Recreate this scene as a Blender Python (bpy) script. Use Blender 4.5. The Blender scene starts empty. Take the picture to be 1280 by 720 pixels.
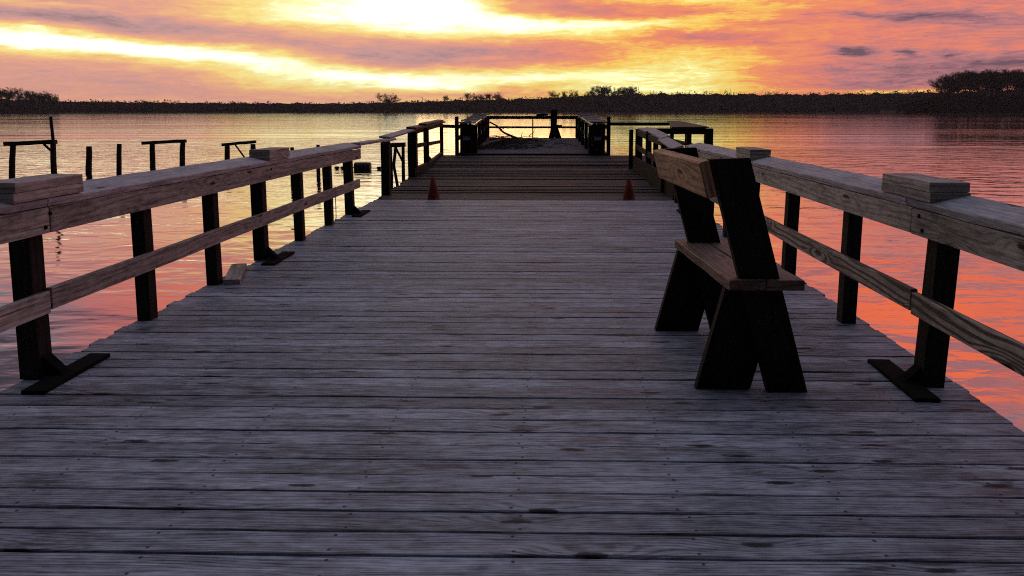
import bpy, math, random
from mathutils import Vector, Matrix, noise as mnoise

rnd = random.Random(7)
R = math.radians
scene = bpy.context.scene
col = scene.collection
WATER = -1.5

# ------------------------------------------------------------------ node helpers
class NT:
    def __init__(s, tree):
        s.t = tree; s.n = tree.nodes; s.l = tree.links
    def node(s, typ, **kw):
        nd = s.n.new(typ)
        for k, v in kw.items(): setattr(nd, k, v)
        return nd
    def put(s, sock, v):
        if v is None: return
        if isinstance(v, bpy.types.NodeSocket): s.l.new(v, sock)
        else: sock.default_value = v
    def m(s, op, a, b=None, c=None, clamp=False):
        nd = s.node('ShaderNodeMath', operation=op, use_clamp=clamp)
        s.put(nd.inputs[0], a); s.put(nd.inputs[1], b); s.put(nd.inputs[2], c)
        return nd.outputs[0]
    def add(s, a, b): return s.m('ADD', a, b)
    def sub(s, a, b): return s.m('SUBTRACT', a, b)
    def mul(s, a, b): return s.m('MULTIPLY', a, b)
    def vec(s, x, y, z=0.0):
        nd = s.node('ShaderNodeCombineXYZ')
        s.put(nd.inputs[0], x); s.put(nd.inputs[1], y); s.put(nd.inputs[2], z)
        return nd.outputs[0]
    def sep(s, v):
        nd = s.node('ShaderNodeSeparateXYZ'); s.put(nd.inputs[0], v)
        return nd.outputs
    def noise(s, v, scale=1.0, detail=2.0, rough=0.5, dist=0.0):
        nd = s.node('ShaderNodeTexNoise'); s.put(nd.inputs['Vector'], v)
        nd.inputs['Scale'].default_value = scale; nd.inputs['Detail'].default_value = detail
        nd.inputs['Roughness'].default_value = rough; nd.inputs['Distortion'].default_value = dist
        return nd.outputs[0]
    def smooth(s, v, a, b, lo=0.0, hi=1.0):
        nd = s.node('ShaderNodeMapRange', interpolation_type='SMOOTHSTEP')
        s.put(nd.inputs[0], v)
        nd.inputs[1].default_value = a; nd.inputs[2].default_value = b
        nd.inputs[3].default_value = lo; nd.inputs[4].default_value = hi
        return nd.outputs[0]
    def mix(s, f, a, b, mode='MIX'):
        nd = s.node('ShaderNodeMix', data_type='RGBA', blend_type=mode)
        nd.clamp_factor = True
        s.put(nd.inputs[0], f)
        s.put(nd.inputs[6], a if isinstance(a, bpy.types.NodeSocket) else (*a[:3], 1))
        s.put(nd.inputs[7], b if isinstance(b, bpy.types.NodeSocket) else (*b[:3], 1))
        return nd.outputs[2]
    def ramp(s, f, stops):
        nd = s.node('ShaderNodeValToRGB'); cr = nd.color_ramp
        while len(cr.elements) < len(stops): cr.elements.new(0.5)
        for e, (p, c) in zip(cr.elements, stops):
            e.position = p; e.color = (*c, 1)
        s.put(nd.inputs[0], f)
        return nd.outputs[0]

def new_mat(name):
    m = bpy.data.materials.new(name); m.use_nodes = True
    nt = NT(m.node_tree); b = m.node_tree.nodes['Principled BSDF']
    return m, nt, b

def wood(name, dark, light, ring=.45, knots=.6, rough=.6, spec=.4, bump=.25, nails=False, fine=1.0, rf=45.0):
    """Sawn timber: growth rings, fibres, knots and checks laid along UV u (metres along the board)."""
    m, nt, b = new_mat(name)
    uv = nt.node('ShaderNodeUVMap').outputs[0]
    at = nt.node('ShaderNodeAttribute', attribute_name='wood')
    tone, seed, xl = nt.sep(at.outputs['Vector'])
    u, v, _ = nt.sep(uv); u_raw = u
    u = nt.add(u, nt.mul(seed, 53.0)); v2 = nt.add(v, nt.mul(seed, 17.0)); w = nt.mul(seed, 31.0)
    # knots
    kv = nt.vec(nt.mul(u, 1.5), nt.mul(v2, 6.5), 0.0)
    vor = nt.node('ShaderNodeTexVoronoi', voronoi_dimensions='2D', feature='F1')
    nt.put(vor.inputs['Vector'], kv); vor.inputs['Scale'].default_value = 1.0
    kd = vor.outputs['Distance']
    kr = nt.sep(vor.outputs['Color'])[0]
    kon = nt.smooth(kr, 1 - knots - .02, 1 - knots + .02)
    knot = nt.mul(nt.smooth(nt.add(kd, nt.mul(nt.sub(nt.noise(nt.vec(nt.mul(u, 30.0), nt.mul(v2, 70.0), w), 1, 2.0), .5), .12)), .065, .105, 1, 0), kon)
    halo = nt.mul(nt.smooth(kd, .0, .5, 1, 0), kon)
    # growth rings, bent round the knots
    warp = nt.noise(nt.vec(nt.mul(u, .9), nt.mul(v2, 5.0), w), 1, 2.0, .5)
    ph = nt.add(nt.mul(v2, rf), nt.add(nt.mul(warp, 4.0 + rf * .09), nt.mul(halo, 4.5)))
    rs = nt.m('SINE', nt.mul(ph, 6.283 * .55))
    rings = nt.smooth(rs, -.2, 1.0)
    fib = nt.noise(nt.vec(nt.mul(u, 11.0), nt.mul(v2, 190.0), w), 1, 2.0, .6)
    fib2 = nt.noise(nt.vec(nt.mul(u, 3.2), nt.mul(v2, 62.0), w), 1, 3.0, .6)
    blot = nt.noise(nt.vec(nt.mul(u, 2.2), nt.mul(v2, 7.0), w), 1, 4.0, .65)
    spots = nt.noise(nt.vec(nt.mul(u, 14.0), nt.mul(v2, 30.0), w), 1, 3.0, .6)
    chk = nt.noise(nt.vec(nt.mul(u, 1.1), nt.mul(v2, 85.0), nt.add(w, 7.7)), 1, 1.0, .5)
    check = nt.m('MAXIMUM', nt.smooth(chk, .68, .75), nt.smooth(nt.noise(nt.vec(nt.mul(u, 5.0), nt.mul(v2, 34.0), nt.add(w, 3.3)), 1, 3.0, .6), .71, .78))
    f = nt.add(.5, nt.mul(nt.sub(blot, .5), 1.3))
    f = nt.add(f, nt.mul(nt.sub(fib, .5), .85 * fine))
    f = nt.add(f, nt.mul(nt.sub(fib2, .5), 1.0))
    f = nt.sub(f, nt.mul(rings, ring))
    f = nt.add(f, nt.mul(nt.sub(spots, .5), .85))
    c = nt.ramp(f, [(0.0, dark), (0.55, tuple((a + b_) / 2 * 1.05 for a, b_ in zip(dark, light))), (1.0, light)])
    c = nt.mix(1.0, c, nt.vec(tone, tone, tone), 'MULTIPLY')
    dk = tuple(x * .22 for x in dark)
    c = nt.mix(nt.mul(knot, .95), c, dk)
    c = nt.mix(nt.mul(check, .75), c, dk)
    c = nt.mix(nt.mul(nt.smooth(kd, .03, .06, .92, 0), kon), c, tuple(x * .06 for x in dark))
    if nails:
        du = nt.mul(nt.sub(nt.m('FRACT', nt.add(nt.mul(u_raw, 1 / .61), nt.mul(nt.noise(nt.vec(seed, nt.m('FLOOR', nt.mul(u_raw, 1 / .61)), nt.m('SIGN', xl)), 40, 0), .05))), .5), .61)
        dv = nt.sub(nt.m('ABSOLUTE', xl), .044)
        nd = nt.m('SQRT', nt.add(nt.mul(du, du), nt.mul(dv, dv)))
        c = nt.mix(nt.mul(nt.smooth(nd, .0045, .009, 1, 0), .9), c, (.012, .010, .010))
    nt.put(b.inputs['Base Color'], c)
    nt.put(b.inputs['Roughness'], nt.add(rough - .08, nt.mul(blot, .2)))
    b.inputs['Specular IOR Level'].default_value = spec
    h = nt.add(nt.mul(fib, .5), nt.mul(fib2, .8))
    h = nt.sub(nt.sub(h, nt.mul(rings, .3)), nt.add(nt.mul(check, 1.2), nt.mul(knot, .6)))
    bp = nt.node('ShaderNodeBump'); bp.inputs['Strength'].default_value = bump; bp.inputs['Distance'].default_value = .004
    nt.put(bp.inputs['Height'], h); nt.put(b.inputs['Normal'], bp.outputs[0])
    return m

M = {}
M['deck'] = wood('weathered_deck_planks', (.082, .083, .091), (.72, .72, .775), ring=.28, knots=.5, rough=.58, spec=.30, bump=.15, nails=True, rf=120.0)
M['deck_dark'] = wood('dark_deck_planks', (.020, .016, .015), (.115, .090, .085), ring=.3, knots=.3, rough=.66, spec=.22, bump=.25)  # lower deck boards, darker overall than the main deck
M['deck_far'] = wood('far_deck_planks', (.06, .050, .052), (.27, .235, .235), ring=.3, knots=.3, rough=.68, spec=.25, bump=.25)
M['rail'] = wood('weathered_rail_timber', (.14, .118, .10), (.76, .655, .56), ring=.24, knots=.4, rough=.62, spec=.3)
M['rail_grain'] = wood('rail_with_bold_grain', (.11, .082, .06), (.70, .57, .44), ring=.8, rf=38.0, knots=.5, rough=.62, spec=.3)
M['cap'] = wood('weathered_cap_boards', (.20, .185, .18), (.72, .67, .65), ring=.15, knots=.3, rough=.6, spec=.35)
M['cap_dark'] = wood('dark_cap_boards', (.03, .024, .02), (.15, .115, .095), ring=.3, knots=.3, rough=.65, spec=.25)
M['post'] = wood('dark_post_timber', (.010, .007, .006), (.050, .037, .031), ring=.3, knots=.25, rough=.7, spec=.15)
M['bench_backlit'] = wood('backlit_bench_timber', (.008, .005, .004), (.034, .021, .017), ring=.3, knots=.3, rough=.65, spec=.2)  # backlit shade of the end frames put into the base colour
M['bench_tan'] = wood('tan_bench_board', (.25, .140, .068), (.76, .46, .245), ring=.4, knots=.45, rough=.55, spec=.3)
M['bench_seat'] = wood('worn_bench_seat', (.10, .056, .036), (.38, .225, .145), ring=.4, knots=.4, rough=.55, spec=.35)
M['drift'] = wood('driftwood', (.05, .035, .03), (.20, .15, .125), ring=.2, knots=.2, rough=.8, spec=.15)

def plain(name, c, rough=.6, var=.35, scale=6.0, metal=0.0, spec=.4):
    m, nt, b = new_mat(name)
    tc = nt.node('ShaderNodeTexCoord').outputs['Object']
    n = nt.noise(tc, scale, 4.0, .6)
    nt.put(b.inputs['Base Color'], nt.mix(nt.smooth(n, .3, .7), tuple(x * (1 - var) for x in c), tuple(min(1, x * (1 + var)) for x in c)))
    b.inputs['Roughness'].default_value = rough; b.inputs['Metallic'].default_value = metal
    b.inputs['Specular IOR Level'].default_value = spec
    bp = nt.node('ShaderNodeBump'); bp.inputs['Strength'].default_value = .25; bp.inputs['Distance'].default_value = .01
    nt.put(bp.inputs['Height'], n); nt.put(b.inputs['Normal'], bp.outputs[0])
    return m
M['iron'] = plain('black_iron', (.010, .009, .009), .95, .3, 20, spec=.06)
M['cone'] = plain('faded_cone_plastic', (.25, .046, .030), .8, .5, 7, spec=.2)
M['cone_base'] = plain('dirty_cone_foot', (.035, .022, .02), .8, .4, 12)
M['bark'] = plain('tree_bark', (.045, .034, .03), .9, .3, .8, spec=.1)
M['twig'] = plain('bare_twigs', (.050, .035, .030), .95, .25, .3, spec=.05)
M['forest'] = plain('distant_woodland', (.075, .046, .042), 1.0, .15, .02, spec=0.0)
M['thicket'] = plain('dark_thicket', (.022, .015, .013), .95, .3, .05, spec=.03)
M['soil'] = plain('marsh_shore', (.035, .028, .022), .95, .3, .05, spec=.05)
M['drum'] = plain('weathered_drum', (.02, .016, .015), .5, .4, 8)
M['cord'] = plain('pale_cord', (.42, .38, .34), .8, .15, 40)

# ------------------------------------------------------------------ mesh helpers
class MB:
    def __init__(s): s.v = []; s.f = []; s.uv = []; s.w = []
    def beam(s, A, B, w, t, up=(0, 0, 1), n=3, jit=.0015, tone=None, skewA=0, skewB=0, cup=0, bev=.006):
        """A sawn board from A to B (centre line), w across, t along up."""
        A = Vector(A); B = Vector(B); d = B - A; L = d.length; d.normalize()
        up = Vector(up); side = d.cross(up).normalized(); up = side.cross(d).normalized()
        tone = rnd.uniform(.78, 1.12) if tone is None else tone; seed = rnd.random()
        b0 = len(s.v)
        e = min(bev, w * .12, t * .2)
        prof = [(-w/2, -t/2), (w/2, -t/2), (w/2, t/2 - e), (w/2 - e, t/2), (0, t/2 - cup), (-w/2 + e, t/2), (-w/2, t/2 - e)]
        per = [0]
        for i in range(1, 8):
            a, c = prof[i - 1], prof[i % 7]; per.append(per[-1] + math.hypot(a[0] - c[0], a[1] - c[1]))
        k = len(prof); vo = rnd.random() * 3
        for i in range(n + 1):
            q = i / n; c = A + d * (L * q)
            jx, jz = rnd.uniform(-jit, jit), rnd.uniform(-jit, jit)
            for (x, z) in prof:
                sk = 0
                if i == 0: sk = skewA * x
                if i == n: sk = skewB * x
                s.v.append(c + side * (x + jx + rnd.uniform(-jit, jit) * .5) + up * (z + jz) + d * sk); s.w.append((tone, seed, x))
        for i in range(n):
            for j in range(k):
                a = b0 + i * k + j; bq = b0 + i * k + (j + 1) % k
                s.f.append((a, a + k, bq + k, bq))
                u0, u1 = L * i / n, L * (i + 1) / n
                s.uv += [(u0, vo + per[j]), (u1, vo + per[j]), (u1, vo + per[j + 1]), (u0, vo + per[j + 1])]
        for i, flip in ((0, False), (n, True)):
            ids = [b0 + i * k + j for j in range(k)]; pr = list(prof)
            if flip: ids = ids[::-1]; pr = pr[::-1]
            s.f.append(tuple(ids)); s.uv += [(x * .3, vo + z) for x, z in pr]
    def tube(s, pts, rads, k=8, tone=1.0, cap=True):
        pts = [Vector(p) for p in pts]; b0 = len(s.v); seed = rnd.random(); u = 0
        us = []
        for i, p in enumerate(pts):
            d = (pts[min(i + 1, len(pts) - 1)] - pts[max(i - 1, 0)]).normalized()
            a = d.orthogonal().normalized() if i == 0 else (s._a - d * s._a.dot(d)).normalized()
            s._a = a; c = d.cross(a)
            if i: u += (p - pts[i - 1]).length
            us.append(u)
            for j in range(k):
                g = 2 * math.pi * j / k
                s.v.append(p + (a * math.cos(g) + c * math.sin(g)) * rads[i]); s.w.append((tone, seed, 0))
        for i in range(len(pts) - 1):
            for j in range(k):
                a0 = b0 + i * k + j; a1 = b0 + i * k + (j + 1) % k
                s.f.append((a0, a1, a1 + k, a0 + k))
                v0, v1 = j / k * 6.28 * rads[0], (j + 1) / k * 6.28 * rads[0]
                s.uv += [(us[i], v0), (us[i], v1), (us[i + 1], v1), (us[i + 1], v0)]
        if cap and k > 2:
            s.f.append(tuple(b0 + j for j in range(k))[::-1]); s.uv += [(math.cos(6.28*j/k)*rads[0]*.3, math.sin(6.28*j/k)*rads[0]) for j in range(k)][::-1]
            e = b0 + (len(pts) - 1) * k
            s.f.append(tuple(e + j for j in range(k))); s.uv += [(math.cos(6.28*j/k)*rads[-1]*.3, math.sin(6.28*j/k)*rads[-1]) for j in range(k)]
    def prism(s, poly, h, tone=1.0):
        """poly: 3-D points of one face; extruded by vector h."""
        h = Vector(h); b0 = len(s.v); seed = rnd.random(); n = len(poly); P = [Vector(p) for p in poly]
        # u along the longest edge
        e = max(((P[(i + 1) % n] - P[i]) for i in range(n)), key=lambda q: q.length).normalized()
        nn = (P[1] - P[0]).cross(P[2] - P[1]).normalized(); g = nn.cross(e)
        for q in (0, 1):
            for p in P: s.v.append(p + h * q); s.w.append((tone, seed, 0))
        U = [(p.dot(e), p.dot(g)) for p in P]
        s.f.append(tuple(b0 + i for i in range(n))[::-1]); s.uv += U[::-1]
        s.f.append(tuple(b0 + n + i for i in range(n))); s.uv += U
        t = h.length
        for i in range(n):
            j = (i + 1) % n
            s.f.append((b0 + i, b0 + j, b0 + n + j, b0 + n + i))
            l = (P[j] - P[i]).length
            if abs((P[j]-P[i]).normalized().dot(e)) > .6: s.uv += [(0, 0), (l, 0), (l, t), (0, t)]
            else: s.uv += [(0, 0), (0, l), (t * .3, l), (t * .3, 0)]
    def tri(s, a, b, c):
        b0 = len(s.v); s.v += [Vector(a), Vector(b), Vector(c)]; s.w += [(1, 0, 0)] * 3
        s.f.append((b0, b0 + 1, b0 + 2)); s.uv += [(0, 0), (1, 0), (0, 1)]
    def quad(s, a, b, c, d):
        b0 = len(s.v); s.v += [Vector(a), Vector(b), Vector(c), Vector(d)]; s.w += [(1, 0, 0)] * 4
        s.f.append((b0, b0 + 1, b0 + 2, b0 + 3)); s.uv += [(0, 0), (1, 0), (1, 1), (0, 1)]
    def build(s, name, mat, parent=None, smooth=False, fixn=True):
        me = bpy.data.meshes.new(name)
        off = Vector(parent.matrix_basis.translation) if (parent is not None and parent.parent is None) else Vector((0, 0, 0))
        if parent is not None and parent.parent is not None: off = Vector(parent.parent.matrix_basis.translation)
        me.from_pydata([tuple(v - off) for v in s.v], [], s.f)
        ul = me.uv_layers.new(name='UVMap')
        ul.data.foreach_set('uv', [x for p in s.uv for x in p])
        at = me.attributes.new('wood', 'FLOAT_VECTOR', 'POINT')
        at.data.foreach_set('vector', [x for p in s.w for x in p])
        me.materials.append(mat)
        if smooth: me.polygons.foreach_set('use_smooth', [True] * len(me.polygons))
        me.update()
        o = bpy.data.objects.new(name, me); col.objects.link(o)
        if parent is not None: o.parent = parent
        return o

def tag(o, label=None, cat=None, group=None, kind=None):
    if label: o['label'] = label
    if cat: o['category'] = cat
    if group: o['group'] = group
    if kind: o['kind'] = kind
    return o

def thing(name, label, cat, loc, group=None):
    o = bpy.data.objects.new(name, None); col.objects.link(o)
    o.location = loc; o.empty_display_size = .2
    o.matrix_basis = Matrix.Translation(loc)
    return tag(o, label, cat, group)

def copy_tree(o, parent=None):
    kids = [c for c in o.children]
    c = o.copy(); col.objects.link(c)
    if parent is not None: c.parent = parent
    for k in kids: copy_tree(k, c)
    return c

# ------------------------------------------------------------------ camera
cam = bpy.data.cameras.new('Camera'); camo = bpy.data.objects.new('Camera', cam); col.objects.link(camo)
camo.location = (0, 0, 1.45)
camo.rotation_euler = (R(90) - math.atan(102 / 960), 0, R(2.85))
cam.sensor_width = 36; cam.lens = 27; cam.shift_y = -120 / 1280
cam.clip_start = .05; cam.clip_end = 12000
scene.camera = camo

# ------------------------------------------------------------------ water
def make_water():
    m, nt, b = new_mat('lake_water')
    tc = nt.node('ShaderNodeTexCoord').outputs['Object']
    x, y, z = nt.sep(tc)
    def wv(sx, sy, det, rough, dist=0.0, o=0.0): return nt.noise(nt.vec(nt.mul(x, sx), nt.mul(y, sy), o), 1, det, rough, dist)
    big = wv(.06, .22, 2, .5, .3)
    mid = wv(.55, .95, 2, .5, .5, 3.1)
    roll = wv(.02, .13, 2, .5, .3, 1.3)
    small = wv(1.8, 3.6, 2, .55, .4, 7.7)
    tiny = wv(5., 12., 1, .5, 0, 9.1)
    patch = nt.smooth(wv(.016, .030, 3, .6, 0, 5.0), .35, .65, .35, 1.25)
    dist = nt.m('SQRT', nt.add(nt.mul(x, x), nt.mul(y, y)))
    patch = nt.mul(patch, nt.smooth(dist, 10, 110, 1.6, .56))     # chop dies away from the wind-swept pier
    h = nt.add(nt.add(nt.mul(roll, .08), nt.mul(big, .02)), nt.mul(patch, nt.add(nt.mul(mid, .058), nt.mul(small, .0085))))
    h = nt.add(h, nt.mul(nt.mul(tiny, patch), .0014))
    bp = nt.node('ShaderNodeBump'); bp.inputs['Strength'].default_value = 1.0; bp.inputs['Distance'].default_value = 1.0
    nt.put(bp.inputs['Height'], h); nt.put(b.inputs['Normal'], bp.outputs[0])
    b.inputs['Base Color'].default_value = (.012, .014, .018, 1)
    b.inputs['Roughness'].default_value = .06
    b.inputs['IOR'].default_value = 1.33
    b.inputs['Specular IOR Level'].default_value = .5
    gl = nt.node('ShaderNodeBsdfGlossy'); gl.inputs['Color'].default_value = (.95, .95, .95, 1); gl.inputs['Roughness'].default_value = .05
    nt.put(gl.inputs['Normal'], bp.outputs[0])
    mx = nt.node('ShaderNodeMixShader'); mx.inputs[0].default_value = .72
    nt.put(mx.inputs[1], b.outputs[0]); nt.put(mx.inputs[2], gl.outputs[0])
    nt.put(m.node_tree.nodes['Material Output'].inputs['Surface'], mx.outputs[0])
    mb = MB(); S = 9000
    mb.quad((-S, -S, WATER), (S, -S, WATER), (S, S, WATER), (-S, S, WATER))
    o = mb.build('water', m); tag(o, kind='structure')
make_water()

# lake bed under everything
mb = MB(); mb.quad((-9000, -9000, -6), (9000, -9000, -6), (9000, 9000, -6), (-9000, 9000, -6))
tag(mb.build('lake_bed', M['soil']), kind='structure')

# ------------------------------------------------------------------ the pier
pier = thing('wooden_pier', 'long wooden pier of weathered grey planks running out over the lake', 'pier', (0, 0, 0))
SK = .030                                       # boards run a little out of square
def plank(mb, xl, xr, y0, z, wid, slope=0.0, n=12, ragged=.02, th=.038, jit=.0016, tone=None, dz0=0.0):
    a = Vector((xl + rnd.uniform(-ragged, ragged), 0, 0)); b = Vector((xr + rnd.uniform(-ragged, ragged), 0, 0))
    dz = dz0 + rnd.uniform(-.0022, .0022)
    sk = SK + rnd.uniform(-.0008, .0008)
    A = (a.x, y0 + sk * a.x, z - th / 2 + dz + rnd.uniform(-.001, .001)); B = (b.x, y0 + sk * b.x, z - th / 2 + dz)
    mb.beam(A, B, wid, th, n=n, jit=jit, tone=tone, bev=.003, cup=rnd.uniform(-.001, .002))
mb = MB(); y = -3.0
while y < 12.42:
    gap = rnd.choice((.006, .008, .010, .011, .015))
    plank(mb, -2.85, 2.165, y, 0, .1395 - gap, n=14, tone=rnd.uniform(.66, 1.12) * (1 + .25 * mnoise.noise((y * .7, 2, 3))))
    y += .1395
mb.build('deck', M['deck'], pier)

def left_edge(y):
    pts = [(12.0, -2.85), (13.7, -2.97), (17.5, -3.18), (19.8, -3.27), (22, -3.6), (26.2, -3.83)]
    for (a, xa), (b, xb) in zip(pts, pts[1:]):
        if y <= b: return xa + (xb - xa) * (y - a) / (b - a)
    return pts[-1][1]
mb = MB(); y = 12.50
while y < 26.05:
    gap = rnd.choice((.006, .008, .011, .018))
    plank(mb, left_edge(y), 2.10 if y < 19.6 else 4.2, y, -.06, .1395 - gap, n=8, ragged=.05, jit=.003, tone=rnd.choice((.6, .8, .95, 1.1, 1.35)) * (1 + .7 * mnoise.noise((y * 1.1, 7, 3))), dz0=rnd.choice((0, 0, 0, .012, -.01)))
    y += .1395
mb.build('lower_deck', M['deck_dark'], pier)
mb = MB(); y = 26.14
while y < 33.75:
    q = (y - 26.1) / 7.65
    A = (-3.12 - .18 * q, y - .09, -.004 + .262 * q - .019); B = (1.95 - .2 * q, y + .06, -.004 + .262 * q - .019)
    mb.beam(A, B, .133, .038, n=8, jit=.003)
    y += .1395
mb.build('end_deck', M['deck_far'], pier)
mb = MB(); mb.beam((-3.13, 25.985, -.085), (1.96, 26.135, -.085), .03, .15, n=3, tone=.7); mb.build('cross_beam', M['post'], pier)
# framing under the boards
for X in (-2.6, -1.3, 0, 1.2, 1.95):
    mb = MB(); mb.beam((X, -3, -.145), (X, 12.35, -.145), .06, .2, n=4, tone=.8); mb.build('stringer', M['post'], pier)
for X in (-2.5, -1.2, .2, 1.9):
    mb = MB(); mb.beam((X, 12.6, -.2), (X, 26.1, -.2), .06, .2, n=4, tone=.8); mb.build('stringer', M['post'], pier)
mb = MB(); mb.beam((4.0, 19.7, -.2), (4.0, 26.1, -.2), .06, .2, n=2, tone=.8); mb.build('stringer', M['post'], pier)
for X, X2 in ((-2.9, -3.1), (1.8, 1.65)):
    mb = MB(); mb.beam((X, 26.15, -.12), (X2, 33.7, .13), .08, .2, n=3, tone=.8); mb.build('stringer', M['post'], pier)
mb = MB(); mb.beam((-3.85, 26.07, -.17), (4.2, 26.2, -.17), .05, .18, n=3, tone=.7); mb.build('cross_beam', M['post'], pier)
mb = MB(); mb.beam((-2.83, 12.39, -.16), (2.12, 12.54, -.16), .05, .22, n=3, tone=.7); mb.build('cross_beam', M['post'], pier)
for Y in (1.0, 4.0, 7.2, 10.6, 15.5, 19.9, 25.8, 33.2):
    X0, X1 = (-2.55, 1.9) if Y < 12 else ((-2.7, 1.85) if Y < 18 else ((-2.95, 3.9) if Y < 26 else (-2.9, 1.55)))
    for X in (X0, X1):
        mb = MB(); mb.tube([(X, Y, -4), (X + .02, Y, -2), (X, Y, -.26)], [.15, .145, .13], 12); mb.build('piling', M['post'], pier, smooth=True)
# upright board along the broken right edge of the lower deck
mb = MB(); mb.beam((2.12, 13.1, .05), (2.14, 19.75, .06), .46, .05, up=(1, 0, 0), n=5, jit=.006, tone=.4); mb.build('edge_board', M['post'], pier)

# ------------------------------------------------------------------ near railings
def near_railing(side, label, Xp, ys, joint, blocks, ends, brackets):
    """side = +1: the walkway lies to the -X side of the rail, -1: to the +X side."""
    s = side
    r = thing('pier_railing', label, 'railing', (Xp, ys[0], 0))
    for i, Y in enumerate(ys):
        main = Y in brackets
        w = .115 if main else .095
        mb = MB(); dx = rnd.uniform(-.006, .006) - (.03 if main and s > 0 else 0)
        mb.beam((Xp + dx, Y, -.20 if not main else 0.001), (Xp + s * .02, Y, .945), w, w if main else .105, up=(0, 1, 0), n=4, jit=.002)
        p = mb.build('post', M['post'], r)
        if main:
            mb = MB(); X0 = Xp - s * (.155)
            mb.beam((X0, Y - .27, .011), (X0 + s * .01, Y + .34, .011), .125, .02, n=2, tone=.6); mb.build('foot_plate', M['iron'], p)
            mb = MB(); xi = Xp - s * (w / 2)
            mb.prism([(xi, Y - .035, .02), (xi - s * .11, Y - .035, .02), (xi, Y - .035, .125)], (0, .07, 0), tone=.6); mb.build('gusset', M['iron'], p)
    xin = Xp - s * .092                       # inner face of the rails
    def zc(Y): return 0 if Y < 4 else -.004 * (Y - 4)
    for (a, b) in ((ends[0], joint - .006), (joint + .006, ends[1])):
        mb = MB(); mb.beam((Xp - s * .091, a, .864 + zc(a)), (Xp - s * .091, b, .864 + zc(b)), .038, .136, n=10, jit=.002, skewA=rnd.uniform(-.05, .05), skewB=.0); mb.build('fascia_rail', M['rail'], r)
        mb = MB(); mb.beam((xin + s * .019, a, .428), (xin + s * .019, b + rnd.uniform(-.01, .0), .415), .038, .118, n=10, jit=.002); mb.build('mid_rail', M['rail_grain'] if s > 0 else M['rail'], r)
    mb = MB(); mb.beam((Xp + s * .074, ends[0], .87 + zc(ends[0])), (Xp + s * .074, ends[1], .87 + zc(ends[1])), .03, .136, n=8, jit=.002, tone=.5); mb.build('added_back_rail', M['rail'], r)  # unseen rail, added so bright water doesn't show through the cap seam
    for Y in brackets:
        for dz in (-.035, .035):
            mb = MB(); xf = Xp - s * .109; zz = .864 + zc(Y) + dz
            mb.tube([(xf, Y + dz * .6, zz), (xf - s * .008, Y + dz * .6, zz)], [.013, .011], 6, tone=.6); mb.build('bolt', M['iron'], r)
    # cap boards: tipped towards the walkway
    tip = math.atan2(.045, .195)
    up = Vector((-s * math.sin(tip), 0, math.cos(tip)))
    cj = [ends[0] - .05, blocks[0] - .02 if blocks else 3, blocks[1] + .03, ends[1] + .02]
    for a, b in zip(cj, cj[1:]):
        mb = MB(); mb.beam((Xp - s * .012, a + .003, .982 + zc(a)), (Xp - s * .012, b - .003, .982 + zc(b)), .205, .04, up=up, n=12, jit=.0025, skewA=rnd.uniform(-.06, .06)); mb.build('cap_board', M['cap'], r)
    for Y in blocks:
        z = .990 + zc(Y)
        for k in range(2):
            mb = MB(); mb.beam((Xp - s * .02, Y - .29 + k * .012, z + .02 + k * .0525), (Xp - s * .018, Y + .29 - k * .004, z + .02 + k * .0525), .200, .050, n=3, jit=.0012, bev=.002); mb.build('block', M['rail'], r)
    return r
LY = [1.65, 2.8, 3.95, 5.12, 6.20, 7.25, 8.41, 9.56, 10.55]
RY = [1.7, 2.9, 4.07, 5.29, 6.6, 7.85, 8.9, 9.9, 10.85]
near_railing(-1, 'long weathered railing on the near left edge, plain and clear of the bench', -2.80, LY, 3.97, (3.98, 7.5), (.3, 10.8), (3.95, 7.25, 10.55))
near_railing(1, 'long weathered railing on the right edge, just behind the dark bench', 2.045, RY, 4.18, (4.26, 7.8), (.3, 11.1), (4.07, 7.85, 10.85))

# ------------------------------------------------------------------ sagging railings of the lower deck
r = thing('broken_railing', 'sagging railing on far left with disjointed cap boards stepping upward', 'railing', (-2.95, 13.6, -.06))
for (X, Y, zt, w) in ((-2.95, 13.65, .90, .15), (-3.15, 17.5, .97, .2), (-3.21, 19.8, .99, .13), (-3.69, 26.0, 1.0, .11)):
    mb = MB(); mb.beam((X, Y, -.5), (X, Y, zt), w, w, up=(0, 1, 0), n=3, jit=.004); mb.build('post', M['post'], r)
mb = MB(); mb.beam((-2.81, 10.86, .965), (-2.87, 13.72, .935), .2, .036, n=4, jit=.004); mb.build('cap_board', M['cap'], r)
mb = MB(); mb.beam((-2.91, 13.4, .975), (-3.2, 17.6, 1.01), .2, .036, up=(.1, 0, 1), n=4, jit=.004); mb.build('cap_board', M['cap'], r)
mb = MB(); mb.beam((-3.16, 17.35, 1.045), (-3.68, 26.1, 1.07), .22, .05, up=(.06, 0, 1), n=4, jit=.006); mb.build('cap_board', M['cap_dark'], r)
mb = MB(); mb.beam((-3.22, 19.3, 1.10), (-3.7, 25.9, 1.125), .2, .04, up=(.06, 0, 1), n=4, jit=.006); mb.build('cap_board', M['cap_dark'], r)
mb = MB(); mb.beam((-3.14, 17.45, .95), (-3.66, 26.0, .97), .04, .1, n=4, jit=.004); mb.build('fascia_rail', M['post'], r)
mb = MB(); mb.beam((-3.13, 17.5, .63), (-3.21, 19.9, .59), .04, .1, n=2); mb.build('mid_rail', M['post'], r)
mb = MB(); mb.beam((-3.21, 19.8, .58), (-3.68, 26.0, .40), .04, .1, n=2); mb.build('mid_rail', M['post'], r)
mb = MB(); mb.beam((-3.10, 17.2, .06), (-3.2, 19.8, .03), .1, .16, n=3, jit=.006); mb.build('kerb_beam', M['post'], r)
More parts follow.
